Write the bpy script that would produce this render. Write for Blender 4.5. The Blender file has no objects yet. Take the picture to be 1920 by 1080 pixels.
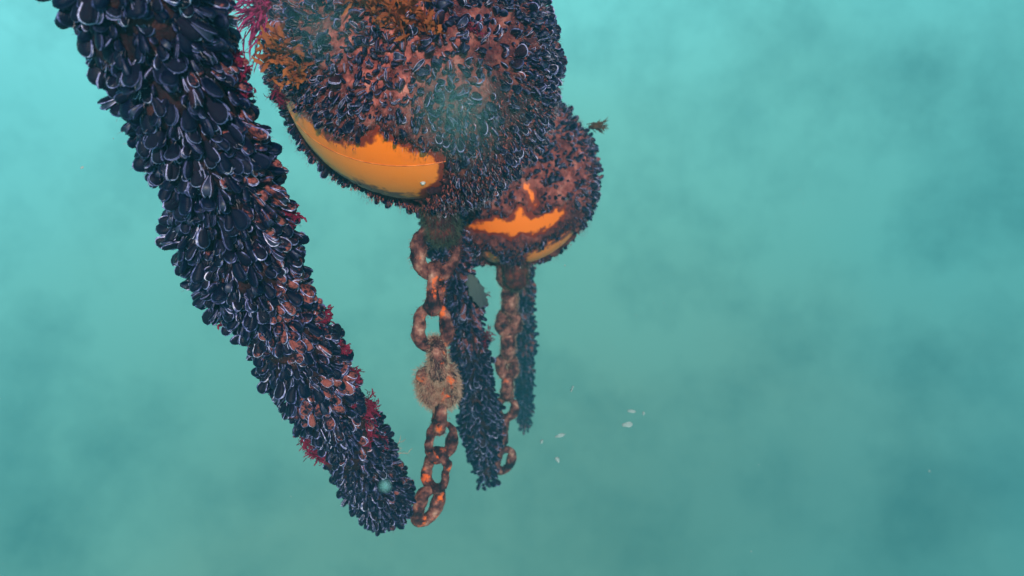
import bpy, math
import numpy as np
from mathutils import Vector, Matrix
rng = np.random.default_rng(11)
S = bpy.context.scene
COL = S.collection
rad = math.radians

# ------------------------------------------------------------------ camera, world, sun, exposure
PITCH = rad(20)
FPX = 1500.0
cam_d = bpy.data.cameras.new('camera'); cam = bpy.data.objects.new('camera', cam_d); COL.objects.link(cam)
cam_d.sensor_width = 36; cam_d.lens = FPX / 1920 * 36
cam_d.clip_start = .02; cam_d.clip_end = 200
cam.location = (0, 0, 0); cam.rotation_euler = (rad(90) - PITCH, 0, 0)
cam_d.dof.use_dof = True; cam_d.dof.focus_distance = 1.7; cam_d.dof.aperture_fstop = 4.2
S.camera = cam
SUN_EL, SUN_AZ = rad(23), rad(168)      # azimuth measured clockwise from +Y
W = bpy.data.worlds.new('World'); S.world = W; W.use_nodes = True
wn = W.node_tree.nodes; wl = W.node_tree.links
sky = wn.new('ShaderNodeTexSky'); sky.sky_type = 'NISHITA'; sky.sun_disc = False
sky.sun_elevation = SUN_EL; sky.sun_rotation = SUN_AZ
wl.new(sky.outputs[0], wn['Background'].inputs[0]); wn['Background'].inputs[1].default_value = .05
sun_d = bpy.data.lights.new('sun', 'SUN'); sun = bpy.data.objects.new('sun', sun_d); COL.objects.link(sun)
sun_d.energy = 5; sun_d.angle = rad(.6); sun_d.color = (1, .86, .76)
sdir = Vector((math.sin(SUN_AZ) * math.cos(SUN_EL), math.cos(SUN_AZ) * math.cos(SUN_EL), math.sin(SUN_EL)))
sun.rotation_euler = sdir.to_track_quat('Z', 'Y').to_euler()
S.view_settings.view_transform = 'Standard'; S.view_settings.look = 'None'
S.view_settings.exposure = .38; S.view_settings.gamma = 1

FW = np.array([0, math.cos(PITCH), -math.sin(PITCH)]); UP = np.array([0, math.sin(PITCH), math.cos(PITCH)]); RT = np.array([1., 0, 0])
def P(px, py, d):                       # point of the place seen at photo pixel px,py and depth d (m)
    return RT * ((px - 960) / FPX * d) - UP * ((py - 540) / FPX * d) + FW * d
def proj(p):
    d = p @ FW
    return 960 + FPX * (p @ RT) / d, 540 - FPX * (p @ UP) / d, d

# ------------------------------------------------------------------ noise / maths helpers
def unit(v): return v / np.maximum(np.linalg.norm(v, axis=-1, keepdims=True), 1e-9)
_nk = np.random.default_rng(5); _nd = unit(_nk.normal(size=(14, 3))); _np = _nk.uniform(0, 6.28, 14); _nf = _nk.uniform(.6, 1.6, 14)
def nz(p, s):                           # smooth noise about -1..1
    q = p * s; w = np.zeros(p.shape[:-1])
    warp = np.sin(q[..., [1, 2, 0]] * 1.3 + 1.7) * .7
    for k in range(14): w = w + np.sin((q + warp) @ _nd[k] * _nf[k] + _np[k])
    return w / 3.6
def fbm(p, s): return (nz(p, s) + .5 * nz(p + 3.1, s * 2.1) + .25 * nz(p + 7.7, s * 4.3)) / 1.5
def sstep(a, b, x):
    t = np.clip((x - a) / (b - a), 0, 1); return t * t * (3 - 2 * t)

# ------------------------------------------------------------------ mesh helpers
def mesh_np(name, V, F, mats, mi=None, attrs=None, smooth=True):
    V = np.asarray(V, dtype=np.float32); F = np.asarray(F, dtype=np.int32); k = F.shape[1]
    me = bpy.data.meshes.new(name)
    me.vertices.add(len(V)); me.vertices.foreach_set('co', V.ravel())
    me.loops.add(F.size); me.loops.foreach_set('vertex_index', F.ravel())
    me.polygons.add(len(F)); me.polygons.foreach_set('loop_start', np.arange(0, F.size, k, dtype=np.int32))
    me.polygons.foreach_set('loop_total', np.full(len(F), k, dtype=np.int32))
    if mi is not None: me.polygons.foreach_set('material_index', np.asarray(mi, dtype=np.int32))
    me.polygons.foreach_set('use_smooth', np.full(len(F), smooth, dtype=bool))
    for m in mats: me.materials.append(m)
    for an, av in (attrs or {}).items():
        a = me.attributes.new(an, 'FLOAT', 'POINT'); a.data.foreach_set('value', np.asarray(av, dtype=np.float32))
    me.update(calc_edges=True); me.validate()
    return me
def link(name, me, parent=None, kind=None):
    o = bpy.data.objects.new(name, me); COL.objects.link(o)
    if parent is not None: o.parent = parent
    if kind: o['kind'] = kind
    return o
def thing(name, label, cat, loc, group=None):
    o = bpy.data.objects.new(name, None); COL.objects.link(o); o.location = loc
    o.empty_display_size = .1; o['label'] = label; o['category'] = cat
    if group: o['group'] = group
    return o
def grid_faces(n, m, wrap_m=False):      # n rows of m verts
    i, j = np.meshgrid(np.arange(n - 1), np.arange(m if wrap_m else m - 1), indexing='ij')
    j2 = (j + 1) % m
    return np.stack([i * m + j, i * m + j2, (i + 1) * m + j2, (i + 1) * m + j], -1).reshape(-1, 4)

# ------------------------------------------------------------------ materials
def mat(name, rough=.6, spec=.5):
    m = bpy.data.materials.new(name); m.use_nodes = True
    n = m.node_tree.nodes; b = n['Principled BSDF']; b.inputs['Roughness'].default_value = rough
    b.inputs['Specular IOR Level'].default_value = spec
    return m, n, m.node_tree.links, b
def noise(n, l, vec, scale, det=4, rough=.55):
    t = n.new('ShaderNodeTexNoise'); t.inputs['Scale'].default_value = scale; t.inputs['Detail'].default_value = det
    t.inputs['Roughness'].default_value = rough
    if vec is not None: l.new(vec, t.inputs['Vector'])
    return t.outputs['Fac']
def ramp(n, l, fac, stops):
    r = n.new('ShaderNodeValToRGB'); e = r.color_ramp.elements
    while len(e) < len(stops): e.new(.5)
    for k, (p_, c) in enumerate(stops):
        e[k].position = p_; e[k].color = (*c, 1) if len(c) == 3 else c
    l.new(fac, r.inputs[0]); return r.outputs[0]
def mixc(n, l, fac, a, b):
    m = n.new('ShaderNodeMix'); m.data_type = 'RGBA'
    for s, v in ((0, fac), (6, a), (7, b)):
        if isinstance(v, (int, float)): m.inputs[s].default_value = v
        elif isinstance(v, tuple): m.inputs[s].default_value = (*v, 1)
        else: l.new(v, m.inputs[s])
    return m.outputs[2]
def mth(n, l, op, a, b=None, c=None, clamp=False):
    m = n.new('ShaderNodeMath'); m.operation = op; m.use_clamp = clamp
    for s, v in ((0, a), (1, b), (2, c)):
        if v is None: continue
        if isinstance(v, (int, float)): m.inputs[s].default_value = v
        else: l.new(v, m.inputs[s])
    return m.outputs[0]
def attr(n, name):
    a = n.new('ShaderNodeAttribute'); a.attribute_name = name; return a.outputs['Fac']
def bump(n, l, b, h, strength, dist):
    x = n.new('ShaderNodeBump'); x.inputs['Strength'].default_value = strength; x.inputs['Distance'].default_value = dist
    l.new(h, x.inputs['Height']); l.new(x.outputs[0], b.inputs['Normal'])
def coords(n, l):                       # object position, shifted by the object's own random number
    tc = n.new('ShaderNodeTexCoord'); oi = n.new('ShaderNodeObjectInfo')
    va = n.new('ShaderNodeVectorMath'); va.operation = 'ADD'; l.new(tc.outputs['Object'], va.inputs[0])
    s = mth(n, l, 'MULTIPLY', oi.outputs['Random'], 7.3); l.new(s, va.inputs[1])
    return va.outputs[0], oi.outputs['Random']

def shell_material(name, navy, sheen, crust_a, crust_b):
    m, n, l, b = mat(name, .42, .08)
    v, rnd0 = coords(n, l)
    r = mth(n, l, 'FRACT', mth(n, l, 'ADD', rnd0, attr(n, 'rnd')))
    ring = attr(n, 'ring')
    f = mth(n, l, 'SINE', mth(n, l, 'MULTIPLY', ring, 95))
    base = mixc(n, l, mth(n, l, 'MULTIPLY_ADD', f, .2, .3, clamp=True), navy, sheen)
    base = mixc(n, l, mth(n, l, 'MULTIPLY', r, .5), base, (.012, .007, .014))
    sp = noise(n, l, v, 190, 5, .7)
    big = noise(n, l, v, 45, 3)
    enc = mth(n, l, 'ADD', mth(n, l, 'ADD', sp, big), mth(n, l, 'MULTIPLY', mth(n, l, 'ADD', r, attr(n, 'enc')), .42))
    e = mth(n, l, 'MULTIPLY_ADD', enc, 6., -8.7, clamp=True)
    cc = mixc(n, l, noise(n, l, v, 260, 3), crust_a, crust_b)
    c = mixc(n, l, e, base, cc)
    l.new(c, b.inputs['Base Color'])
    l.new(mth(n, l, 'MULTIPLY_ADD', e, .45, .36), b.inputs['Roughness'])
    bump(n, l, b, mth(n, l, 'ADD', mth(n, l, 'MULTIPLY', f, .25), mth(n, l, 'MULTIPLY', sp, 1.5)), .5, .0012)
    return m
M_SHELL = shell_material('mussel_shell', (.0007, .0016, .010), (.002, .006, .034), (.36, .10, .075), (.09, .022, .035))
def simple(name, stops, scale, rough=.8, spec=.2, bs=.4, bd=.002, sub=0., vec=None):
    m, n, l, b = mat(name, rough, spec)
    v, _ = coords(n, l)
    f = noise(n, l, v, scale, 6, .62)
    l.new(ramp(n, l, f, stops), b.inputs['Base Color'])
    if bs: bump(n, l, b, noise(n, l, v, scale * 3, 5, .7), bs, bd)
    return m
def lip_material():
    m, n, l, b = mat('shell_edge', .6, .3); v, rn = coords(n, l)
    q = mth(n, l, 'FRACT', mth(n, l, 'ADD', rn, attr(n, 'rnd')))
    f = mth(n, l, 'ADD', noise(n, l, v, 110, 4), mth(n, l, 'MULTIPLY_ADD', q, .34, -.20))
    l.new(ramp(n, l, f, [(.35, (.006, .009, .04)), (.46, (.055, .065, .2)), (.60, (.25, .26, .52)), (.75, (.74, .70, .92))]), b.inputs['Base Color'])
    return m
M_LIP = lip_material()
M_FLESH = simple('mantle', [(.4, (.004, .008, .03)), (.65, (.03, .03, .07))], 120, .5, .4, 0)
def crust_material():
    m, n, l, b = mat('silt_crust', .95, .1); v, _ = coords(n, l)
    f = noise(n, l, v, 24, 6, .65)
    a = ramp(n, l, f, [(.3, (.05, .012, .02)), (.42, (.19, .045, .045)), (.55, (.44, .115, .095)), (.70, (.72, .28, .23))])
    d = ramp(n, l, f, [(.32, (.006, .006, .016)), (.5, (.03, .012, .02)), (.66, (.13, .035, .03)), (.8, (.34, .09, .05))])  # dark crust, also used for the near buoy's painted shade
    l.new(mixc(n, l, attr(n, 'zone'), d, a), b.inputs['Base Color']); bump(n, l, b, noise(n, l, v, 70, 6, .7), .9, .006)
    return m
M_CRUST = crust_material()
M_CRUST0 = simple('silt_crust', [(.3, (.05, .015, .02)), (.42, (.22, .06, .05)), (.55, (.52, .19, .13)), (.7, (.72, .34, .25))], 24, .95, .1, .9, .006)
M_CRUSTD = simple('dark_crust', [(.32, (.008, .006, .014)), (.5, (.04, .014, .02)), (.66, (.16, .04, .03)), (.8, (.36, .10, .05))], 22, .95, .1, .9, .006)
M_ROPE = simple('fouled_rope', [(.35, (.006, .006, .012)), (.55, (.03, .012, .016)), (.76, (.12, .035, .03))], 30, .95, .1, .9, .006)
def chain_material(name, cut):
    m, n, l, b = mat(name, .9, .15)
    v, _ = coords(n, l)
    f = noise(n, l, v, 22, 6, .65)
    base = ramp(n, l, f, [(.37, (.008, .007, .014)), (.47, (.06, .02, .024)), (.57, (.22, .08, .065)), (.70, (.52, .28, .21))])
    g = noise(n, l, v, 15, 6, .68)
    hot = mixc(n, l, noise(n, l, v, 90, 4), (.60, .045, .015), (.85, .19, .03))
    e = mth(n, l, 'MULTIPLY_ADD', mth(n, l, 'ADD', g, mth(n, l, 'MULTIPLY', f, .35)), 16, -16 * cut, clamp=True)
    l.new(mixc(n, l, e, base, hot), b.inputs['Base Color'])
    bump(n, l, b, noise(n, l, v, 90, 6, .7), .9, .005)
    return m
M_CHAIN = chain_material('rusty_chain', .765)
M_CHAIN2 = chain_material('fouled_chain', .86)
def hair(name, a, bcol, trans=.35):
    m, n, l, b = mat(name, .8, .1)
    c = mixc(n, l, attr(n, 'rnd'), a, bcol); l.new(c, b.inputs['Base Color'])
    t = n.new('ShaderNodeBsdfTranslucent'); l.new(c, t.inputs[0])
    mx = n.new('ShaderNodeMixShader'); mx.inputs[0].default_value = trans
    l.new(b.outputs[0], mx.inputs[1]); l.new(t.outputs[0], mx.inputs[2]); l.new(mx.outputs[0], n['Material Output'].inputs[0])
    return m
M_FUZZ = hair('hydroid_beige', (.66, .48, .36), (.34, .16, .11))
M_FUZZR = hair('hydroid_red', (.48, .13, .10), (.14, .025, .04))
M_FUZZG = hair('hydroid_olive', (.10, .13, .09), (.035, .05, .05))
M_FUZZP = hair('hydroid_pale', (.50, .45, .52), (.12, .08, .12), .5)
M_KELP = hair('brown_weed', (.50, .15, .04), (.22, .045, .02), .4)
M_REDW = hair('red_weed', (.26, .016, .06), (.13, .008, .035), .35)
M_PLUME = hair('magenta_plume', (.55, .05, .20), (.34, .03, .12), .5)
M_OLIVE = hair('olive_weed', (.20, .10, .04), (.10, .05, .03), .4)
M_BLADE = hair('hazed_weed', (.10, .13, .12), (.06, .08, .09), .3)  # distance haze put into the blade's colour
M_FLAKE = hair('pale_flake', (.55, .66, .64), (.42, .52, .52), .5)
M_MOTE = hair('pale_mote', (.25, .62, .60), (.2, .5, .5), .4)

# ------------------------------------------------------------------ water backdrop (open above, so daylight falls in) and the haze of the water
def water_backdrop():
    n1, n2, R = 40, 96, 45.
    el = np.linspace(rad(-89.5), rad(14), n1); az = np.linspace(0, 2 * math.pi, n2, endpoint=False)
    E, A = np.meshgrid(el, az, indexing='ij')
    V = np.stack([np.cos(E) * np.sin(A), np.cos(E) * np.cos(A), np.sin(E)], -1).reshape(-1, 3) * R
    m = bpy.data.materials.new('deep_water'); m.use_nodes = True; n = m.node_tree.nodes; l = m.node_tree.links; n.clear()
    out = n.new('ShaderNodeOutputMaterial'); em = n.new('ShaderNodeEmission'); l.new(em.outputs[0], out.inputs[0])  # scattered daylight of the far water, painted as emission
    tc = n.new('ShaderNodeTexCoord'); nv = n.new('ShaderNodeVectorMath'); nv.operation = 'NORMALIZE'; l.new(tc.outputs['Object'], nv.inputs[0])
    d = nv.outputs[0]
    sx = n.new('ShaderNodeSeparateXYZ'); l.new(d, sx.inputs[0])
    z = mth(n, l, 'MULTIPLY_ADD', sx.outputs[2], 1 / .9, .78)          # elevation -> 0..1
    wob = mth(n, l, 'MULTIPLY_ADD', noise(n, l, d, 2.6, 4, .5), .30, -.15)
    g = mth(n, l, 'ADD', z, wob)
    g = mth(n, l, 'ADD', g, mth(n, l, 'MULTIPLY', sx.outputs[0], -.24))
    c = ramp(n, l, g, [(.0, (.21, .53, .42)), (.2, (.29, .69, .54)), (.4, (.31, .88, .72)), (.6, (.36, 1.08, .93)), (.8, (.42, 1.40, 1.32)), (1., (.62, 1.92, 1.88))])
    # bluer to the right
    bl = mth(n, l, 'MULTIPLY', mth(n, l, 'ADD', sx.outputs[0], -.12), .8, clamp=True)
    bl = mth(n, l, 'MULTIPLY', bl, mth(n, l, 'MULTIPLY_ADD', noise(n, l, d, 3.1, 3), 1.6, -.2, clamp=True))
    c = mixc(n, l, bl, c, (.08, .88, .98))
    # clouds of murk, plus the farthest rope's shadow, painted into the glow
    tot = None
    for px, py, sz, k in ((1470, 40, 75, .16), (1760, 190, 85, .20), (1910, 390, 70, .16), (1720, 960, 130, .18), (1210, 1020, 85, .15), (180, 410, 60, .10),
                          (160, 780, 110, .13), (1030, 770, 90, .16), (1765, 482, 22, .20), (1750, 690, 90, .10), (1620, 560, 120, .08), (20, 1010, 120, .12), (380, 970, 90, .10)):
        q = unit(P(px, py, 1.)); sc = sz / FPX
        dd = n.new('ShaderNodeVectorMath'); dd.operation = 'DISTANCE'; l.new(d, dd.inputs[0]); dd.inputs[1].default_value = tuple(q)
        t = mth(n, l, 'DIVIDE', dd.outputs['Value'], sc)
        e = mth(n, l, 'MULTIPLY', mth(n, l, 'EXPONENT', mth(n, l, 'MULTIPLY', mth(n, l, 'MULTIPLY', t, t), -1.)), k * 1.7)
        tot = e if tot is None else mth(n, l, 'ADD', tot, e)
    soft = mth(n, l, 'MULTIPLY_ADD', noise(n, l, d, 9, 4, .55), .8, .6)
    fine = mth(n, l, 'MULTIPLY_ADD', noise(n, l, d, 9, 6, .62), 1.4, -.65)
    tot = mth(n, l, 'ADD', mth(n, l, 'MULTIPLY', tot, soft), fine)
    c = mixc(n, l, mth(n, l, 'ADD', tot, 0., clamp=True), c, (.06, .27, .25))
    l.new(c, em.inputs[0]); em.inputs[1].default_value = .745
    m.cycles.emission_sampling = 'NONE'
    me = mesh_np('water', V, grid_faces(n1, n2, True), [m])
    o = link('water', me); o['kind'] = 'structure'
water_backdrop()
def haze_box():
    m = bpy.data.materials.new('haze'); m.use_nodes = True; n = m.node_tree.nodes; l = m.node_tree.links; n.clear()
    out = n.new('ShaderNodeOutputMaterial'); v = n.new('ShaderNodeVolumePrincipled'); l.new(v.outputs[0], out.inputs['Volume'])
    v.inputs['Color'].default_value = (.13, .40, .55, 1); v.inputs['Density'].default_value = .097; v.inputs['Anisotropy'].default_value = .75
    x0, x1, y0, y1, z0, z1 = -6.5, 6.5, -.9, 9, -6, 1.5
    V = [(x, y, z) for x in (x0, x1) for y in (y0, y1) for z in (z0, z1)]
    F = [(0, 1, 3, 2), (4, 6, 7, 5), (0, 4, 5, 1), (2, 3, 7, 6), (0, 2, 6, 4), (1, 5, 7, 3)]
    o = link('haze', mesh_np('haze', V, F, [m], smooth=False)); o['kind'] = 'stuff'
    o['label'] = 'green-blue murk of the water'; o['category'] = 'haze'
haze_box()

# ------------------------------------------------------------------ mussels
def mussel_template(nt, nx, opening, seed):
    r = np.random.default_rng(seed)
    t = (1 - np.cos(np.linspace(0.06, 1, nt) * math.pi)) / 2; t = np.clip(t, .02, .997)
    s = np.sin(np.linspace(-1, 1, nx) * math.pi / 2)
    w = .36 * t ** .42 * np.sqrt(1 - t ** 5); h = .23 * t ** .5 * np.sqrt(1 - t ** 3.2)
    cx = .07 * np.sin(t * 3.0)
    Vs, Fs, Ms, Rg = [], [], [], []
    off = 0; edges = []
    for sg in (1, -1):
        X = cx[:, None] + w[:, None] * s[None]
        Z = h[:, None] * np.sqrt(1 - s[None] ** 2 + 1e-5) ** .85
        Z = Z + opening * (s[None] * .5 + .5) ** 1.3 * w[:, None] * (.3 + t[:, None]) + opening * .25 * t[:, None] ** 3
        Y = np.repeat(t[:, None], nx, 1)
        V = np.stack([X, Y, sg * Z], -1)
        V = V + r.normal(0, .004, V.shape)
        Vs.append(V.reshape(-1, 3)); F = grid_faces(nt, nx) + off
        if sg < 0: F = F[:, ::-1]
        Fs.append(F); Ms.append(np.zeros(len(F))); Rg.append((np.hypot(Y, X * .8)).ravel())
        off += nt * nx
        k0 = max(1, nt // 5)
        edges.append(np.concatenate([V[k0:, -1], V[::-1][:nt - k0 * 2, 0]]))
    ctr = np.array([.04, .55, 0])
    for e, sg in zip(edges, (1, -1)):          # pale frilled edges
        m = len(e); n = unit((e - ctr) * [1, 1, 0])
        zig = np.where(np.arange(m) % 2 == 0, 1., .45)[:, None]
        inner = e - n * .010 + [0, 0, sg * .018]; outer = e + n * .036 * zig + [0, 0, sg * .004]; low = e - n * .02 - [0, 0, sg * .004]
        V = np.stack([inner, outer, low], 0).reshape(-1, 3)
        F = grid_faces(3, m) + off; Vs.append(V); Fs.append(F); Ms.append(np.ones(len(F))); Rg.append(np.zeros(len(V))); off += len(V)
    a = edges[0] - unit((edges[0] - ctr) * [1, 1, 0]) * .03; b = edges[1] - unit((edges[1] - ctr) * [1, 1, 0]) * .03
    c = (a + b) / 2 - unit((a - ctr) * [1, 1, 0]) * .05
    V = np.stack([a, c, b], 0).reshape(-1, 3); F = grid_faces(3, len(a)) + off
    Vs.append(V); Fs.append(F); Ms.append(np.full(len(F), 2)); Rg.append(np.zeros(len(V)))
    return np.concatenate(Vs), np.concatenate(Fs), np.concatenate(Ms), np.concatenate(Rg)
MMATS = [M_SHELL, M_LIP, M_FLESH]
T_HI = [mussel_template(15, 9, o_, k) for k, o_ in enumerate((.04, .10, .22, .35, .07))]
T_LO = [mussel_template(8, 6, o_, k) for k, o_ in enumerate((.05, .15, .32))]
def frames(axis, roll):
    a = unit(axis); ref = np.where(np.abs(a[:, 2:3]) > .9, np.array([[1., 0, 0]]), np.array([[0, 0, 1.]]))
    x = unit(np.cross(a, ref)); z = np.cross(x, a)
    c, s_ = np.cos(roll)[:, None], np.sin(roll)[:, None]
    X = x * c + z * s_; Z = -x * s_ + z * c
    return np.stack([X, a, Z], -1)      # columns
def frames_flat(axis, nrm, roll):        # flat of the shell turned outward, then rolled
    a = unit(axis); z = unit(nrm - a * np.einsum('ij,ij->i', nrm, a)[:, None]); x = np.cross(a, z)
    c, s_ = np.cos(roll)[:, None], np.sin(roll)[:, None]
    return np.stack([x * c + z * s_, a, -x * s_ + z * c], -1)
def scatter(tmpls, pos, fr, scl, enc, mats, name, parent, rg, kind='stuff'):
    Vs, Fs, Ms, A, B, C = [], [], [], [], [], []; off = 0
    which = rg.integers(0, len(tmpls), len(pos))
    for k, (V, F, m, ring) in enumerate(tmpls):
        idx = np.where(which == k)[0]
        if not len(idx): continue
        sc = scl[idx][:, None, None] if scl.ndim == 1 else scl[idx][:, None, :]
        W_ = np.einsum('nij,nvj->nvi', fr[idx], V[None] * sc) + pos[idx][:, None]
        Vs.append(W_.reshape(-1, 3)); Fs.append((F[None] + (np.arange(len(idx)) * len(V))[:, None, None] + off).reshape(-1, 4))
        Ms.append(np.tile(m, len(idx))); off += len(V) * len(idx)
        A.append(np.repeat(rg.random(len(idx)), len(V))); B.append(np.tile(ring, len(idx))); C.append(np.repeat(enc[idx], len(V)))
    me = mesh_np(name, np.concatenate(Vs), np.concatenate(Fs), mats, np.concatenate(Ms), {'rnd': np.concatenate(A), 'ring': np.concatenate(B), 'enc': np.concatenate(C)})
    return link(name, me, parent, kind)
hi_cache = {}
def hi_mesh(k, e):
    key = (k, e)
    if key not in hi_cache:
        V, F, m, ring = T_HI[k]
        hi_cache[key] = mesh_np('mussel', V, F, MMATS, m, {'rnd': np.full(len(V), .1 * k), 'ring': ring, 'enc': np.full(len(V), e)})
    return hi_cache[key]
def mussels(pos, axis, nrm, scl, enc, parent, nind=100, seed=1, flat=.0):
    """pos etc. in world metres; the nind that show largest become parts of their own"""
    rg = np.random.default_rng(seed)
    base = np.array(parent.location)
    fr = frames(axis, rg.uniform(0, 6.28, len(pos)))
    if flat:
        k = rg.random(len(pos)) < flat; fr[k] = frames_flat(axis, nrm, rg.normal(0, .6, len(pos)) + (rg.random(len(pos)) < .5) * math.pi)[k]
    scl3 = scl[:, None] * np.stack([rg.uniform(.8, 1.15, len(pos)), rg.uniform(.88, 1.12, len(pos)), rg.uniform(.8, 1.2, len(pos))], -1)
    px, py, d = proj(pos); face = np.einsum('ij,ij->i', nrm, -unit(pos))
    vis = (px > -20) & (px < 1940) & (py > -20) & (py < 1100) & (face > .15)
    score = np.where(vis, scl / d * (.4 + face) * rg.uniform(.75, 1, len(pos)), 0)
    big = np.argsort(-score)[:nind]; rest = np.ones(len(pos), bool); rest[big] = False
    scatter(T_LO, (pos - base)[rest], fr[rest], scl3[rest], enc[rest], MMATS, 'mussel_cover', parent, rg)
    for i in big:
        o = link('mussel', hi_mesh(int(rg.integers(0, 5)), round(float(enc[i]) * 2) / 2), parent)
        M = Matrix([list(r_) for r_ in fr[i]]).to_4x4()
        o.matrix_local = Matrix.Translation(Vector(pos[i] - base)) @ M @ Matrix.Diagonal((*scl3[i], 1))

# ------------------------------------------------------------------ hairs and weed
def fuzz(name, P0, N, length, width, m, parent, seed=3, droop=0.35, jit=.45, kind='stuff'):
    rg = np.random.default_rng(seed); base = np.array(parent.location) if parent is not None and parent.parent is None else np.zeros(3)
    n = len(P0); L = (length * rg.uniform(.4, 1.2, n))[:, None]
    d = unit(N + rg.normal(0, jit, (n, 3)) + [0, 0, -droop]); d2 = unit(d + [0, 0, -droop] + rg.normal(0, .3, (n, 3)))
    side = unit(np.cross(d, rg.normal(size=(n, 3)))) * width * .5
    p1 = P0 + d * L * .5; p2 = p1 + d2 * L * .5
    V = np.stack([P0 - side, P0 + side, p1 + side * .8, p1 - side * .8, p2 + side * .2, p2 - side * .2], 1) - base
    F = (np.array([[0, 1, 2, 3], [3, 2, 4, 5]])[None] + (np.arange(n) * 6)[:, None, None]).reshape(-1, 4)
    me = mesh_np(name, V.reshape(-1, 3), F, [m], attrs={'rnd': np.repeat(rg.random(n), 6)}, smooth=False)
    return link(name, me, parent, kind)
def weed(name, base_p, direction, m, parent, n=14, length=.07, width=.008, seed=1, branch=3, spread=.6, curl=.5, droop=.1, depth=2, lobes=0.4):
    """a tuft of branching flat fronds, one mesh"""
    rg = np.random.default_rng(seed); Vs, Fs, A = [], [], []; off = [0]
    org = np.array(parent.location) if parent is not None else np.zeros(3)
    def ribbon(p, d, L, w, lev):
        k = 7; pts = [p]; dirs = [d]; bend = rg.normal(0, curl / k * 2, 3)
        for i in range(k):
            d = unit(d + bend + rg.normal(0, .08, 3) + np.array([0, 0, -droop / k])); p = p + d * L / k; pts.append(p); dirs.append(d)
        pts = np.array(pts); dirs = np.array(dirs); sd = unit(np.cross(dirs, rg.normal(size=3)))
        u = np.linspace(0, 1, k + 1)
        ww = w * (np.sin(np.clip(u * .85 + .15, 0, 1) * math.pi) ** .6 + .05) * (1 + lobes * np.sin(u * 17 + rg.uniform(0, 6)))
        nn = np.cross(dirs, sd)
        fold = nn * (ww * .25)[:, None]
        V = np.stack([pts - sd * ww[:, None] * .5 + fold, pts, pts + sd * ww[:, None] * .5 + fold], 1).reshape(-1, 3)
        Vs.append(V - org); Fs.append(grid_faces(k + 1, 3) + off[0]); off[0] += len(V); A.append(np.full(len(V), rg.random()))
        if lev < depth:
            for b in range(branch):
                i = rg.integers(2, k + 1)
                ribbon(pts[i], unit(dirs[i] + rg.normal(0, .55, 3)), L * rg.uniform(.35, .65), w * .8, lev + 1)
    for i in range(n):
        ribbon(base_p + rg.normal(0, length * .12, 3), unit(direction + rg.normal(0, spread, 3)), length * rg.uniform(.6, 1.15), width, 1)
    me = mesh_np(name, np.concatenate(Vs), np.concatenate(Fs), [m], attrs={'rnd': np.concatenate(A)})
    return link(name, me, parent)

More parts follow.
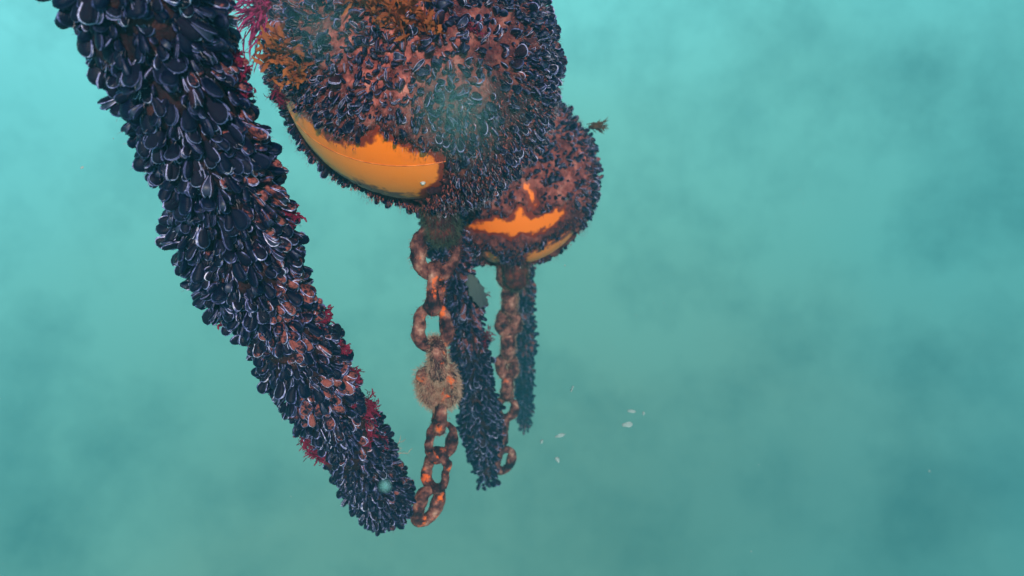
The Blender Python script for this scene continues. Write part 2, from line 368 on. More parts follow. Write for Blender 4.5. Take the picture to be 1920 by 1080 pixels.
# ------------------------------------------------------------------ mussel ropes
def rope_path(ctrl, n=200):
    c = np.array(ctrl, float); px, py, hw, d = c.T
    u = np.linspace(0, len(c) - 1, n); i = np.arange(len(c))
    f = lambda y: np.convolve(np.pad(np.interp(u, i, y), 6, mode='edge'), np.ones(13) / 13, 'valid')
    px, py, hw = f(px), f(py), f(hw); d = 1 / f(1 / d)
    pts = np.array([P(a, b, c_) for a, b, c_ in zip(px, py, d)])
    return pts, hw * d / FPX
def mussel_rope(label, ctrl, scale, step, seed, nind, mlen, fuzz_n, group):
    rg = np.random.default_rng(seed)
    pts, R = rope_path(ctrl); R = R * scale
    root = thing('mussel_rope', label, 'mussel rope', tuple(pts[-1]), group)
    base = pts[-1]
    T = unit(np.gradient(pts, axis=0)); A = unit(np.cross(T, [0.3, .9, .1])); B = np.cross(T, A)
    seg = np.linalg.norm(np.diff(pts, axis=0), axis=1); S_ = np.concatenate([[0], np.cumsum(seg)])
    core = np.maximum(R - mlen * .62, R * .3)
    # core
    ph = np.linspace(0, 2 * math.pi, 40, endpoint=False)
    m_ = 260; ss = np.linspace(0, S_[-1], m_)
    ip = lambda arr, s_: np.stack([np.interp(s_, S_, arr[:, k]) for k in range(3)], -1)
    C = ip(pts, ss); a = ip(A, ss); b = ip(B, ss); rc = np.interp(ss, S_, core)
    rc = rc * np.sqrt(np.clip(np.minimum(ss / .03, (S_[-1] - ss) / .05), 0.02, 1))
    N = a[:, None] * np.cos(ph)[None, :, None] + b[:, None] * np.sin(ph)[None, :, None]
    V = C[:, None] + N * rc[:, None, None]
    V = V + N * (fbm(V, 40.) * .010)[..., None]
    link('rope_core', mesh_np('rope_core', V.reshape(-1, 3) - base, grid_faces(m_, 40, True), [M_ROPE]), root)
    # mussels
    pos, ax, nr = [], [], []
    s = 0.
    while s < S_[-1]:
        r_ = np.interp(s, S_, core); k = max(5, int(2 * math.pi * (r_ + mlen * .25) / step))
        p0 = rg.uniform(0, 6.28)
        for j in range(k):
            f = p0 + j * 2 * math.pi / k + rg.normal(0, .12); sj = np.clip(s + rg.normal(0, step * .35), 0, S_[-1])
            c = ip(pts, np.array([sj]))[0]; aa = ip(A, np.array([sj]))[0]; bb = ip(B, np.array([sj]))[0]; tt = ip(T, np.array([sj]))[0]
            nn = aa * math.cos(f) + bb * math.sin(f); rr = np.interp(sj, S_, core)
            pos.append(c + nn * (rr + rg.uniform(-.010, .010))); nr.append(nn)
            ax.append(nn * rg.uniform(.35, .85) + tt * rg.uniform(.2, .95) + rg.normal(0, .30, 3))
        s += step * .8
    pos, ax, nr = map(np.array, (pos, ax, nr))
    pos = pos + nr * (fbm(pos, 12.) * .015)[:, None]
    scl = mlen * rg.choice([.55, .75, .97, 1.2], len(pos), p=[.25, .3, .3, .15]) * rg.uniform(.9, 1.1, len(pos))
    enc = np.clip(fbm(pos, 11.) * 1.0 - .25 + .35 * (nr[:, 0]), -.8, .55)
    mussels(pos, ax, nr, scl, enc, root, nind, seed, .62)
    if fuzz_n:
        i = rg.integers(0, len(pos), fuzz_n)
        p = pos[i] + unit(ax[i]) * (scl[i] * rg.uniform(.5, 1.0, fuzz_n))[:, None] + rg.normal(0, .004, (fuzz_n, 3))
        fuzz('hydroid_fuzz', p, nr[i], .009, .0007, M_FUZZP, root, seed)
    return root, pts, R, A, B, T, S_

ROWS = [(-420, -60, 260, .86), (-300, -30, 300, .92), (-180, 20, 350, .99), (-90, 60, 385, 1.06), (0, 96, 425, 1.14), (60, 145, 440, 1.18), (110, 175, 452, 1.21), (160, 203, 468, 1.24), (210, 215, 490, 1.28), (250, 225, 505, 1.31),
        (290, 262, 515, 1.35), (340, 303, 533, 1.40), (400, 312, 563, 1.47), (450, 320, 582, 1.53), (500, 335, 594, 1.60), (530, 365, 598, 1.64), (560, 400, 605, 1.69),
        (600, 425, 625, 1.76), (650, 452, 650, 1.86), (700, 485, 678, 1.97), (750, 530, 705, 2.08), (800, 560, 725, 2.20), (850, 592, 745, 2.34), (900, 620, 765, 2.48),
        (945, 655, 778, 2.62), (946, 684, 784, 2.70), (956, 700, 790, 2.72)]
ctrl1 = [((l_ + r_) / 2, y, (r_ - l_) / 2 * (.89 - .10 * min(1, max(0, y / 500))), d) for y, l_, r_, d in ROWS]
GR = 'mussel-crusted ropes hanging in the water'
rope1 = mussel_rope('thick foreground rope crusted with dark mussels, slanting to the foot of the near chain', ctrl1, 1, .0160, 21, 100, .034, 14000, GR)
ctrl2 = [(812, 330, 44, 3.2), (835, 430, 44, 3.35), (852, 500, 42, 3.45), (868, 580, 41, 3.55), (880, 650, 40, 3.65), (890, 720, 41, 3.8), (898, 790, 43, 3.95), (902, 840, 38, 4.05), (908, 875, 26, 4.1), (915, 905, 18, 4.15)]
rope2 = mussel_rope('middle rope crusted with mussels hanging just behind the near chain', ctrl2, .9, .022, 22, 100, .042, 2500, GR)
ctrl3 = [(970, 450, 32, 5.0), (975, 540, 31, 5.3), (978, 620, 27, 5.8), (983, 700, 21, 6.5), (984, 770, 18, 6.9), (982, 805, 14, 7.)]
rope3 = mussel_rope('farthest faded mussel rope hanging behind the far chain below the small buoy', ctrl3, .9, .027, 23, 100, .046, 0, GR)

# ------------------------------------------------------------------ buoys
def in_poly(px, py, poly):
    """signed distance in pixels, positive inside"""
    poly = np.array(poly, float); n = len(poly); ins = np.zeros(px.shape, bool); dist = np.full(px.shape, 1e9)
    for i in range(n):
        x0, y0 = poly[i]; x1, y1 = poly[(i + 1) % n]
        c = ((y0 > py) != (y1 > py)) & (px < (x1 - x0) * (py - y0) / (y1 - y0 + 1e-9) + x0); ins ^= c
        t = np.clip(((px - x0) * (x1 - x0) + (py - y0) * (y1 - y0)) / ((x1 - x0) ** 2 + (y1 - y0) ** 2 + 1e-9), 0, 1)
        dist = np.minimum(dist, np.hypot(px - x0 - t * (x1 - x0), py - y0 - t * (y1 - y0)))
    return np.where(ins, dist, -dist)
def buoy_material(name):
    m, n, l, b = mat(name, .45, .4)
    tc = n.new('ShaderNodeTexCoord'); v = tc.outputs['Object']; sx = n.new('ShaderNodeSeparateXYZ'); l.new(v, sx.inputs[0])
    up = mth(n, l, 'MULTIPLY_ADD', sx.outputs[2], 120, .5, clamp=True)
    c = mixc(n, l, up, (1.0, .225, .02), (1.0, .19, .006))  # paler below the seam, making up in colour for less sun
    st = mth(n, l, 'MULTIPLY_ADD', noise(n, l, v, 9, 6, .7), 4.5, -2.55, clamp=True)
    c = mixc(n, l, mth(n, l, 'MULTIPLY', st, .55), c, (.62, .12, .02))
    sp = mth(n, l, 'MULTIPLY_ADD', noise(n, l, v, 45, 5, .75), 10, -6.6, clamp=True)
    c = mixc(n, l, mth(n, l, 'MULTIPLY', sp, .75), c, (.13, .03, .012))
    ed = attr(n, 'edge')                                # rusty growth creeping in from the crust
    ee = mth(n, l, 'MULTIPLY_ADD', mth(n, l, 'ADD', ed, mth(n, l, 'MULTIPLY_ADD', noise(n, l, v, 28, 6, .75), 1.3, -.65)), 2.2, -.6, clamp=True)
    c = mixc(n, l, ee, c, (.20, .02, .008))
    l.new(c, b.inputs['Base Color']); bump(n, l, b, noise(n, l, v, 60, 5, .7), .25, .002)
    return m
M_BUOY = buoy_material('orange_buoy_plastic')
M_SEAM = simple('seam_plastic', [(.4, (.45, .08, .015)), (.6, (.95, .26, .04))], 30, .5, .4, .3)
M_METAL = simple('metal_plug', [(.3, (.3, .28, .26)), (.7, (.7, .68, .66))], 60, .35, .6, .3)

def make_buoy(label, px, py, d, rpx, stretch, polys, thick, mlen, nm, crust, seed, lug, zone):
    rg = np.random.default_rng(seed)
    ctr = P(px, py, d); R = rpx * d / FPX
    # long axis of the float: tilted towards the viewer
    axis = unit(np.array([lug[0], lug[1], lug[2]])); ax_x = unit(np.cross([0., 1, 0.], axis)); ax_y = np.cross(axis, ax_x)
    M = np.stack([ax_x, ax_y, axis], -1)
    root = thing('mooring_buoy', label, 'buoy', tuple(ctr), 'encrusted orange mooring buoys')
    def surf(nrm, extra=0.): return ctr + (nrm * (R + extra)) * np.array([1, 1, stretch])
    def cov(nrm):               # signed distance (m), + = bare plastic
        p = surf(nrm); x, y, dd = proj(p); face = np.einsum('...j,...j->...', nrm, -unit(p))
        sd = np.full(x.shape, -1e3)
        for pl in polys: sd = np.maximum(sd, in_poly(x, y, pl))
        sd = sd * d / FPX
        sd = sd + fbm(nrm, 22.) * .010 + fbm(nrm, 60.) * .006
        return np.where(face > -.12, sd, -1.)
    # float body
    n1, n2 = 220, 380
    th = np.linspace(.01, math.pi - .01, n1); ph = np.linspace(0, 2 * math.pi, n2, endpoint=False)
    Tn, Pn = np.meshgrid(th, ph, indexing='ij')
    Ln = np.stack([np.sin(Tn) * np.cos(Pn), np.sin(Tn) * np.sin(Pn), np.cos(Tn)], -1).reshape(-1, 3)
    G = Ln @ M.T
    c0 = cov(G); edge = sstep(.030, .0, c0)
    body = link('float_body', mesh_np('float_body', ((surf(G) - ctr) @ M), grid_faces(n1, n2, True), [M_BUOY], attrs={'edge': edge}), root)
    body.matrix_local = Matrix([list(r_) for r_ in M]).to_4x4()
    # seam ring on the equator
    q = np.linspace(0, 2 * math.pi, 180, endpoint=False); cc = np.stack([np.cos(q), np.sin(q), 0 * q], -1) @ M.T
    cp = surf(cc) - ctr; k = 6; w = np.linspace(0, 2 * math.pi, k, endpoint=False)
    V = cp[:, None] + cc[:, None] * (np.cos(w) * .0014)[None, :, None] + axis[None, None] * (np.sin(w) * .0016)[None, :, None]
    F = grid_faces(180, k, True); F2 = np.stack([179 * k + np.arange(k), 179 * k + (np.arange(k) + 1) % k, (np.arange(k) + 1) % k, np.arange(k)], -1)
    link('seam', mesh_np('seam', V.reshape(-1, 3), np.concatenate([F, F2]), [M_SEAM]), root)
    # crust
    lum = thick(G, surf(G))
    off = np.where(c0 > 0, -.012, 0) + np.where(c0 <= 0, sstep(0, .02, -c0) * (.004 + lum) + (fbm(G, 30.) * .006 + fbm(G, 75.) * .0045) * sstep(0, .03, -c0) + .0, 0) - sstep(-.004, .004, c0) * .004
    V = surf(G, off[:, None])
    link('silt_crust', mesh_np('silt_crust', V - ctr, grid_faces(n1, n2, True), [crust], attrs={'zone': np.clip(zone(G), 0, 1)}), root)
    # mussels, spread evenly by a golden spiral
    i = np.arange(nm) + .5; z = 1 - 2 * i / nm; t = i * 2.399963
    Nn = unit(np.stack([np.sqrt(1 - z * z) * np.cos(t), np.sqrt(1 - z * z) * np.sin(t), z], -1) + rg.normal(0, .6 / math.sqrt(nm) * 1.6, (nm, 3)))
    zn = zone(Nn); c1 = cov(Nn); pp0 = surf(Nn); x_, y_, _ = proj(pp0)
    dens = fbm(Nn, 9.) - .25 * sstep(.2, .7, Nn[:, 2])
    keep = (c1 < -.012) & (rg.random(nm) < np.clip(1.05 + dens * .6 - zn * .28, .3, 1))
    Nn, c1, zn = Nn[keep], c1[keep], zn[keep]
    lum = thick(Nn, surf(Nn))
    pos = surf(Nn, (lum + rg.uniform(-.006, .002, len(Nn)))[:, None])
    low = sstep(.15, -.55, Nn[:, 2])
    ax = Nn + np.array([0, 0, -1.]) * (low * .6 + .10)[:, None] + rg.normal(0, .42, Nn.shape)
    scl = mlen * rg.choice([.5, .72, .95, 1.3], len(pos), p=[.34, .34, .24, .08]) * (1 - .2 * low) * (.6 + .4 * sstep(0, .05, -c1))
    enc = np.clip(.1 + zn * .75 + fbm(Nn, 5.) * .5 - low * .45 - .5 * painted_shade(Nn), -.8, 1.2)  # less crust on the low right, painting the shells as shaded
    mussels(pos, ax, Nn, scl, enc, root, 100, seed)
    # short growth between the shells
    nf = nm * 3
    Nf = unit(rg.normal(size=(nf, 3))); cf = cov(Nf); k_ = (cf < .000); Nf = Nf[k_]
    pf = surf(Nf, (thick(Nf, surf(Nf)) + rg.uniform(0, mlen * .5, len(Nf)))[:, None])
    fuzz('turf_growth', pf, Nf, .009, .0022, M_FUZZR, root, seed + 1)
    nf2 = nm * 2; Nf = unit(rg.normal(size=(nf2, 3))); cf = cov(Nf); Nf = Nf[cf < -.01]
    pf = surf(Nf, (thick(Nf, surf(Nf)) + rg.uniform(mlen * .4, mlen * .9, len(Nf)))[:, None])
    fuzz('hydroid_fuzz', pf, Nf, .012, .0009, M_FUZZP, root, seed + 2)
    return root, ctr, R, surf, M, axis

def thick1(n, p):
    x, y, d = proj(p)
    g = .028 * np.exp(-(((x - 900) / 120) ** 2 + ((y - 400) / 90) ** 2)) + .016 * np.exp(-(((x - 1020) / 70) ** 2 + ((y - 260) / 110) ** 2))
    return .004 + np.clip(fbm(n, 7.) * .011 + .004, 0, .03) + g
def thick2(n, p): return .004 + np.clip(fbm(n, 8.) * .010 + .005, 0, .03)
poly1 = [(490, 120), (545, 184), (580, 215), (605, 235), (630, 256), (655, 264), (688, 260), (712, 242), (735, 252), (757, 272), (790, 270), (815, 280), (834, 300), (838, 322), (828, 342), (806, 358), (782, 372),
         (750, 374), (700, 362), (650, 342), (604, 318), (568, 285), (535, 255), (490, 200)]
spot1 = [(905, 262), (930, 255), (948, 268), (940, 285), (925, 280), (912, 292), (903, 280)]
def painted_shade(n): return sstep(.2, .6, n[:, 0]) * sstep(.1, -.3, n[:, 2])  # low right side, darkened in colour where shade would fall
def zone1(n):                           # pale silt on top; right side and underside darkened as painted shade
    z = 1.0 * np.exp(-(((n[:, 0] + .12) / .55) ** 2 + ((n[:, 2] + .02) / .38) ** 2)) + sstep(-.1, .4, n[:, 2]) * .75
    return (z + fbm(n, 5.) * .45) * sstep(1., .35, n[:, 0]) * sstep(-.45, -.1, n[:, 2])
def zone2(n): return .15 + .65 * sstep(-.35, .2, n[:, 2]) + fbm(n, 5.) * .3  # silt on the upper side, paled further in place of sunlight
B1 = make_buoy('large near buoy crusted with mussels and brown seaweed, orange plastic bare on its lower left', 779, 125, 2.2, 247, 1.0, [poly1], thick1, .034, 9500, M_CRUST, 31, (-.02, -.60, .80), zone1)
poly2a = [(850, 405), (885, 416), (930, 412), (962, 402), (972, 385), (980, 386), (990, 402), (1030, 398), (1060, 385), (1062, 402), (1045, 420), (1010, 438), (960, 446), (915, 440), (870, 428), (850, 425)]
poly2b = [(985, 466), (1010, 465), (1035, 452), (1070, 430), (1080, 460), (1050, 500), (1010, 520), (980, 515)]
poly2c = [(905, 466), (925, 472), (940, 490), (925, 500), (905, 480)]
poly2d = [(976, 330), (996, 338), (1008, 362), (1010, 392), (990, 388), (982, 365), (972, 350)]
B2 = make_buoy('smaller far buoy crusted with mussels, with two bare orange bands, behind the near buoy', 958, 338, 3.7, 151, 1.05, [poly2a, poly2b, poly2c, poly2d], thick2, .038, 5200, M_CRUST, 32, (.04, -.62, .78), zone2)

# parts of the near buoy
root, ctr, R, surf, M, axis = B1
def on_sphere(Bn, px, py):              # point of the buoy's surface seen at a photo pixel
    root, ctr, R, surf, M, axis = Bn
    d = unit(P(px, py, 1.)); b = d @ ctr; disc = b * b - (ctr @ ctr - R * R)
    p = d * (b - math.sqrt(max(disc, 0))); return p, unit(p - ctr)
p, nn = on_sphere(B1, 793, 343)
q = Vector(nn).to_track_quat('Z', 'Y').to_matrix()
k = 14; prof = [(.0005, .005), (.003, .005), (.0045, .0035), (.005, .001), (.0075, .0008), (.0075, -.004)]
V = np.array([(r_ * math.cos(a), r_ * math.sin(a), z) for r_, z in prof for a in np.linspace(0, 2 * math.pi, k, endpoint=False)]) @ np.array(q).T + p - ctr
link('valve_plug', mesh_np('valve_plug', V, grid_faces(len(prof), k, True), [M_METAL]), root)
for px, py, n_, L, w, sd in ((560, 105, 20, .085, .013, 1), (585, 140, 14, .06, .010, 2), (745, 35, 22, .085, .012, 3), (790, 60, 16, .07, .011, 4), (700, 20, 14, .07, .010, 5)):
    p, nn = on_sphere(B1, px, py)
    weed('brown_seaweed', p + nn * .015, unit(nn * .8 + np.array([0, 0, .15])), M_KELP, root, n_, L, w, sd, 3, .55, .6, .0)
weed('red_seaweed', P(540, -22, 2.12), unit(-.70 * RT - .70 * UP - .05 * FW), M_PLUME, root, 46, .15, .0060, 9, 6, .12, .2, .0, 2, .3)
for px, py, sd in ((533, 170, 11), (545, 186, 12), (880, 60, 13)):
    p, nn = on_sphere(B1, px, py)
    weed('red_seaweed', p + nn * .012, nn, M_REDW, root, 12, .03, .003, sd, 4, .6, .5, .1, 2)
# parts of the far buoy
p, nn = on_sphere(B2, 1105, 240)
weed('olive_seaweed', p + nn * .01, unit(np.array([1., 0, 0.02])), M_OLIVE, B2[0], 60, .07, .007, 15, 3, .16, .2, .05, 1)
p, nn = on_sphere(B2, 1055, 215)
weed('red_seaweed', p + nn * .012, nn, M_REDW, B2[0], 14, .04, .004, 16, 4, .6, .5, .1, 2)

# ------------------------------------------------------------------ chains
def stadium(length, width, bar, seed, nl=96, nr=22, rough=.0062):
    """link centred on the origin, long along Z, wide along X"""
    rc = width / 2 - bar; half = length / 2 - bar - rc
    per = 4 * half + 2 * math.pi * rc; s = np.linspace(0, per, nl, endpoint=False)
    C, T = [], []
    for v in s:
        if v < 2 * half: C.append((rc, 0, -half + v)); N = (1, 0, 0)
        elif v < 2 * half + math.pi * rc:
            a = (v - 2 * half) / rc; C.append((rc * math.cos(a), 0, half + rc * math.sin(a))); N = (math.cos(a), 0, math.sin(a))
        elif v < 4 * half + math.pi * rc: C.append((-rc, 0, half - (v - 2 * half - math.pi * rc))); N = (-1, 0, 0)
        else:
            a = math.pi + (v - 4 * half - math.pi * rc) / rc; C.append((rc * math.cos(a), 0, -half + rc * math.sin(a))); N = (math.cos(a), 0, math.sin(a))
        T.append(N)
    C = np.array(C); N = np.array(T, float); w = np.linspace(0, 2 * math.pi, nr, endpoint=False)
    D = N[:, None] * np.cos(w)[None, :, None] + np.array([0, 1., 0])[None, None] * np.sin(w)[None, :, None]
    V = C[:, None] + D * bar
    V = V + D * (fbm(V + seed * 3.7, 45.) * rough + nz(V + seed, 18.) * rough * .5 + np.clip(nz(V + seed * 1.9, 110.), 0, 2) * rough * .45)[..., None]
    F = grid_faces(nl, nr, True); F2 = np.stack([(nl - 1) * nr + np.arange(nr), (nl - 1) * nr + (np.arange(nr) + 1) % nr, (np.arange(nr) + 1) % nr, np.arange(nr)], -1)
    return V.reshape(-1, 3), D.reshape(-1, 3), np.concatenate([F, F2])
def make_chain(label, links, base, group, nf, cm, fm):
    root = thing('mooring_chain', label, 'chain', tuple(base), group)
    for i, (px, py, d, L, Wd, bar, ang, tilt, fz, fl) in enumerate(links):
        V, D, F = stadium(L, Wd, bar, i + 1)
        Rm = np.array(Matrix.Rotation(rad(tilt), 3, 'Y') @ Matrix.Rotation(rad(ang), 3, 'Z'))
        c = P(px, py, d)
        o = link('chain_link', mesh_np('chain_link', V, F, [cm]), root)
        o.matrix_local = Matrix.Translation(Vector(c - base)) @ Matrix([list(r_) for r_ in Rm]).to_4x4()
        if fz:
            rg = np.random.default_rng(i + 70); j = rg.integers(0, len(V), int(nf * fz))
            p = V[j] + rg.normal(0, .003, (len(j), 3)); n = D[j]
            # world-like directions expressed in the link's own frame
            h = fuzz('hydroid_fuzz', p, n, fl, .0011, M_FUZZ if fz > .5 else fm, None, i + 90, .3, .35)
            h.parent = o
    return root
xs = np.array([820, 815, 811, 818, 822, 823, 827, 819, 803.]); ys = np.array([470, 540, 612, 672, 722, 777, 826, 882, 945.])
ds = np.linspace(2.36, 2.71, 9)
angs = [8, 85, 15, 98, 5, 100, 35, -35, 38]; tl = [0, 2, 0, 0, 2, 0, 4, 14, 14]
Ls = [.19, .165, .165, .15, .17, .14, .155, .165, .165]; Ws = [.150, .115, .118, .105, .130, .11, .112, .11, .108]
bars = [.022, .019, .018, .022, .035, .016, .0155, .015, .0155]
fzs = [.4, .35, .25, 2.5, 5.0, .3, .1, .1, .1]; fls = [.010, .009, .008, .015, .017, .010, .006, .006, .006]
links1 = [(xs[i], ys[i], ds[i], Ls[i], Ws[i], bars[i], angs[i], tl[i], fzs[i], fls[i]) for i in range(9)]
make_chain('rusty near chain with a furry beige link, hanging to the foot of the foreground rope', links1, P(803, 990, 2.72), 'mooring chains hanging from the buoys', 1600, M_CHAIN, M_FUZZR)
ys2 = np.array([515, 560, 603, 645, 686, 725, 765, 808, 862.]); xs2 = np.array([962, 956, 953, 952, 951, 951, 950, 945, 945.])
d2 = np.linspace(3.75, 4.15, 9)
links2 = [(xs2[i], ys2[i], d2[i], [.17, .155, .155, .155, .155, .15, .15, .15, .165][i], [.15, .12, .12, .12, .12, .11, .115, .10, .115][i],
           [.032, .034, .033, .032, .030, .028, .020, .018, .016][i], [5, 80, 10, 85, 15, 80, 10, 88, 25][i], [0, 0, 0, 0, 0, 0, 0, 2, 8][i], [.8, .8, .6, .6, .5, .4, .1, 0, 0][i], .012) for i in range(9)]
make_chain('fouled far chain hanging from the smaller far buoy, its last link open and bare', links2, P(945, 897, 4.15), 'mooring chains hanging from the buoys', 1600, M_CHAIN2, M_FUZZ)

# mooring eyes under the floats, overgrown
def eye(Bn, top, bot, r0, r1, m, nfz, seed, fm):
    root = Bn[0]; n1, n2 = 26, 28; u = np.linspace(0, 1, n1); C = top[None] * (1 - u)[:, None] + bot[None] * u[:, None]
    r_ = (r0 * (1 - u) + r1 * u) * np.sqrt(np.clip((1 - u) / .18, .02, 1)); a = np.linspace(0, 2 * math.pi, n2, endpoint=False)
    D = np.stack([np.cos(a), np.sin(a), 0 * a], -1)
    V = C[:, None] + D[None] * r_[:, None, None]; V = V + D[None] * (fbm(V, 30.) * .008)[..., None]
    link('mooring_eye', mesh_np('mooring_eye', V.reshape(-1, 3) - np.array(root.location), grid_faces(n1, n2, True), [m]), root)
    rg = np.random.default_rng(seed); j = rg.integers(0, n1 * n2, nfz)
    Dn = np.repeat(D[None], n1, 0).reshape(-1, 3)
    fuzz('mooring_eye_growth', V.reshape(-1, 3)[j] + rg.normal(0, .003, (nfz, 3)), Dn[j], .020, .0012, fm, root, seed, .6)
eye(B1, P(826, 372, 2.32), P(830, 458, 2.33), .058, .036, M_CRUSTD, 2600, 51, M_FUZZG)
eye(B2, P(968, 455, 3.66), P(968, 545, 3.70), .066, .055, M_CRUSTD, 1500, 52, M_FUZZG)

# ------------------------------------------------------------------ weed on the ropes
def on_rope(rp, py, side, inset=.9):
    root, pts, R, A, B, T, S_ = rp
    x, y, d = proj(pts); i = int(np.argmin(np.abs(y - py)))
    v = unit(np.cross(T[i], -unit(pts[i]))); v = v if v[0] * side > 0 else -v
    return pts[i] + (v * abs(side) + -unit(pts[i]) * math.sqrt(max(0, 1 - side * side))) * R[i] * inset, v
for py, side, L, n_, sd in ((150, .97, .024, 16, 1), (200, .95, .02, 12, 2), (420, .97, .02, 14, 3), (560, -.99, .02, 8, 4), (625, .9, .022, 14, 5), (690, .96, .022, 16, 6), (735, .85, .026, 22, 7),
                            (790, .8, .032, 26, 8), (820, .5, .032, 26, 9), (790, -.93, .030, 26, 10), (815, -.85, .034, 26, 11), (845, .75, .028, 20, 12), (760, .5, .025, 18, 14), (880, .1, .02, 12, 15)):
    p, v = on_rope(rope1, py, side)
    weed('red_seaweed', p, unit(v * (1 if abs(side) > .6 else .3) - unit(p) * .5 + np.array([0, 0, -.3])), M_REDW, rope1[0], int(n_ * 1.6), L * 1.25, .0055, 100 + sd, 5, .7, .6, .2, 2)
p, v = on_rope(rope1, 880, .9)
weed('beige_hydroid_tuft', p, unit(v + np.array([0, 0, .1])), M_FUZZ, rope1[0], 20, .05, .002, 130, 4, .4, .3, .1, 2)
for py, side, sd in ((505, -.6, 1), (640, .95, 2), (560, .9, 3)):
    p, v = on_rope(rope2, py, side)
    weed('red_seaweed', p, unit(v - unit(p) * .5), M_REDW, rope2[0], 16, .05, .006, 140 + sd, 4, .6, .5, .2, 2)
# a broad blade of weed on the middle rope
def blade(name, p0, p1, w, m, parent):
    n1, n2 = 16, 7; u = np.linspace(0, 1, n1); s = np.linspace(-1, 1, n2); D = unit(p1 - p0); sd = unit(np.cross(D, FW)); nn = np.cross(D, sd)
    ww = w * (.30 + .75 * np.sin(np.clip(u * .9, 0, 1) * math.pi) ** .7 * (1 + .1 * np.sin(u * 14)))
    ww = ww * (1 + .25 * np.sin(u * 31 + 1) * np.sin(u * 7))
    V = p0 + (p1 - p0) * u[:, None, None] + sd * (s[None, :, None] * ww[:, None, None]) + nn * (.010 * np.sin(u * 5)[:, None, None] + .006 * np.cos(s * 3 + u[:, None] * 4)[..., None])
    return link(name, mesh_np(name, V.reshape(-1, 3) - np.array(parent.location), grid_faces(n1, n2), [m], attrs={'rnd': np.repeat(u, n2)}), parent)
blade('seaweed_blade', P(878, 515, 3.4), P(908, 574, 3.4), .030, M_BLADE, rope2[0])

# ------------------------------------------------------------------ drifting flakes
def flake(label, px, py, d, w, h, ang, seed):
    rg = np.random.default_rng(seed); n = 9; u, v = np.meshgrid(np.linspace(-1, 1, n), np.linspace(-1, 1, n), indexing='ij')
    r_ = np.maximum(np.abs(u), np.abs(v)); k = r_ / np.maximum(np.hypot(u, v), 1e-6)
    x = u * k * w / 2 * (1 + .2 * nz(np.stack([u, v, u * 0 + seed], -1), 3.)); y = v * k * h / 2 * (1 + .25 * nz(np.stack([u, v, u * 0 + seed * 2], -1), 4.))
    z = .3 * h * (u * u) + .1 * h * v
    ca, sa = math.cos(rad(ang)), math.sin(rad(ang)); x, y = x * ca - y * sa, x * sa + y * ca
    fr = np.stack([x, y, z], -1).reshape(-1, 3); V = fr[:, :1] * RT + fr[:, 1:2] * UP + fr[:, 2:] * FW
    V = np.concatenate([V, V + FW * h * .08]); F = grid_faces(n, n); 
    bd = [i * n for i in range(n)] + [(n - 1) * n + j for j in range(1, n)] + [i * n + n - 1 for i in range(n - 2, -1, -1)] + [j for j in range(n - 2, 0, -1)]
    side = np.array([[bd[i], bd[(i + 1) % len(bd)], bd[(i + 1) % len(bd)] + n * n, bd[i] + n * n] for i in range(len(bd))])
    me = mesh_np('drifting_flake', V, np.concatenate([F, F + n * n, side]), [M_FLAKE], attrs={'rnd': rg.random(len(V))})
    o = link('drifting_flake', me); o.location = tuple(P(px, py, d)); o['label'] = label; o['category'] = 'debris'; o['group'] = 'pale flakes drifting in the water'
flake('largest pale flake drifting in open water right of the ropes', 1178, 796, 3.2, .050, .020, 10, 1)
flake('faint ragged flake drifting just above the largest flake', 1184, 771, 3.6, .040, .014, -10, 2)
flake('tiny pale flake up and to the right of the largest flake', 1207, 775, 3.6, .012, .016, 0, 3)
flake('small bright flake drifting right of the middle rope foot', 1045, 862, 3.0, .018, .022, 30, 4)
flake('faint flake drifting just above the small bright flake', 1050, 817, 3.6, .045, .014, 15, 5)
flake('tiny dim flake left of the faint flake near the ropes', 1016, 828, 3.8, .014, .022, -20, 6)
flake('thin pale sliver drifting right of the farthest rope', 1073, 729, 3.4, .010, .030, -25, 7)
flake('dark reddish crumb drifting left of the foreground rope', 153, 314, 1.4, .0055, .0055, 0, 8)
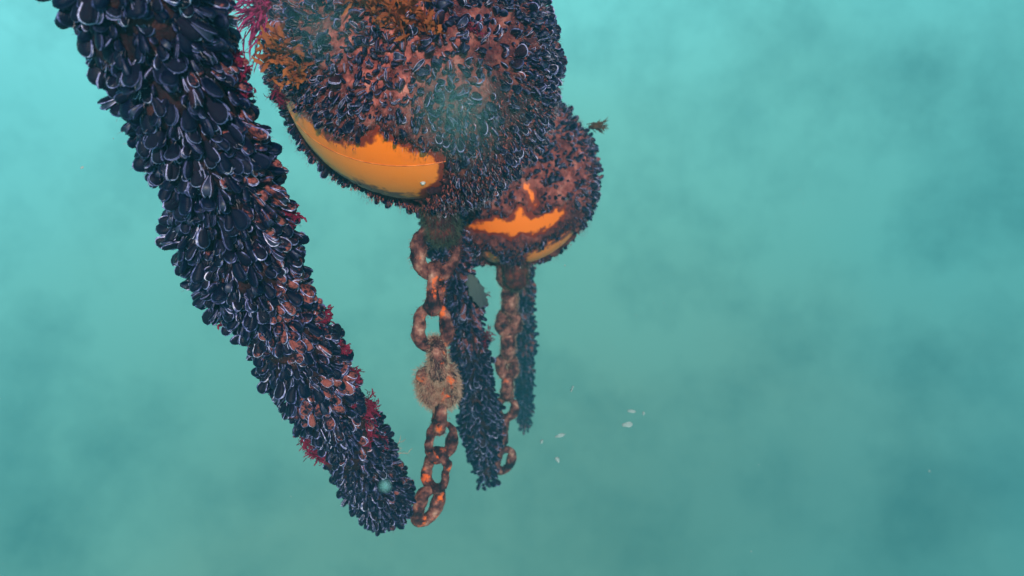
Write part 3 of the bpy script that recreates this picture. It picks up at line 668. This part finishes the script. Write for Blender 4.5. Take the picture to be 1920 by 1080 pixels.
# specks of marine snow drifting close by, out of focus
def mote(label, px, py, d, size, seed):
    n1, n2 = 10, 16; th = np.linspace(.02, math.pi - .02, n1); ph = np.linspace(0, 2 * math.pi, n2, endpoint=False)
    Tn, Pn = np.meshgrid(th, ph, indexing='ij'); D = np.stack([np.sin(Tn) * np.cos(Pn), np.sin(Tn) * np.sin(Pn), np.cos(Tn)], -1).reshape(-1, 3)
    V = D * (size / 2) * (1 + .35 * nz(D + seed * 2.3, 2.4))[:, None]
    o = link('floating_mote', mesh_np('floating_mote', V, grid_faces(n1, n2, True), [M_MOTE], attrs={'rnd': np.full(len(V), .3)}))
    o.location = tuple(P(px, py, d)); o['label'] = label; o['category'] = 'mote'; o['group'] = 'pale motes drifting close by, out of focus'
def veil_specks(label, px, py, d, spread, size, count, seed):  # specks added near the lens, spread to blur into a soft veil
    rg = np.random.default_rng(seed); c = rg.normal(0, spread, (count, 3)) * [1, .8, .9]
    ov = np.array([(1, 0, 0), (0, 1, 0), (-1, 0, 0), (0, -1, 0), (0, 0, 1), (0, 0, -1)], float)
    of = np.array([(0, 1, 4), (1, 2, 4), (2, 3, 4), (3, 0, 4), (1, 0, 5), (2, 1, 5), (3, 2, 5), (0, 3, 5)])
    V = (ov[None] * (size * rg.uniform(.3, .8, (count, 1, 3))) + c[:, None]).reshape(-1, 3)
    F = (of[None] + (np.arange(count) * 6)[:, None, None]).reshape(-1, 3)
    o = link('veil_specks', mesh_np('veil_specks', V, F, [M_MOTE], attrs={'rnd': rg.random(len(V))})); o.location = tuple(P(px, py, d))
    o['kind'] = 'stuff'; o['label'] = label; o['category'] = 'silt'
veil_specks('soft pale veil of specks added close to the lens, over the middle of the near buoy', 858, 188, .085, .0028, .0005, 95, 1)
veil_specks('faint veil of specks added close to the lens, over the upper left of the near buoy', 600, 45, .085, .0026, .0005, 42, 2)
mote('small blurred bright mote floating before the foot of the foreground rope', 724, 912, .40, .0034, 3)
# fine specks everywhere in the water
nS = 2600
pp = np.stack([rng.uniform(-2.6, 2.6, nS), rng.uniform(.7, 6, nS), rng.uniform(-3.2, .6, nS)], -1)
oct_v = np.array([(1, 0, 0), (0, 1, 0), (-1, 0, 0), (0, -1, 0), (0, 0, 1), (0, 0, -1)], float); oct_f = np.array([(0, 1, 4, 4), (1, 2, 4, 4), (2, 3, 4, 4), (3, 0, 4, 4), (1, 0, 5, 5), (2, 1, 5, 5), (3, 2, 5, 5), (0, 3, 5, 5)])
V = (oct_v[None] * (rng.uniform(.0003, .0014, (nS, 1, 3)) * rng.choice([.6, 1, 1.6], (nS, 1, 1), p=[.5, .4, .1])) + pp[:, None]).reshape(-1, 3)
F = (oct_f[:, :3][None] + (np.arange(nS) * 6)[:, None, None]).reshape(-1, 3)
o = link('marine_snow', mesh_np('marine_snow', V, F, [M_FLAKE], attrs={'rnd': rng.random(len(V))})); o['kind'] = 'stuff'
o['label'] = 'fine pale specks suspended throughout the water'; o['category'] = 'specks'
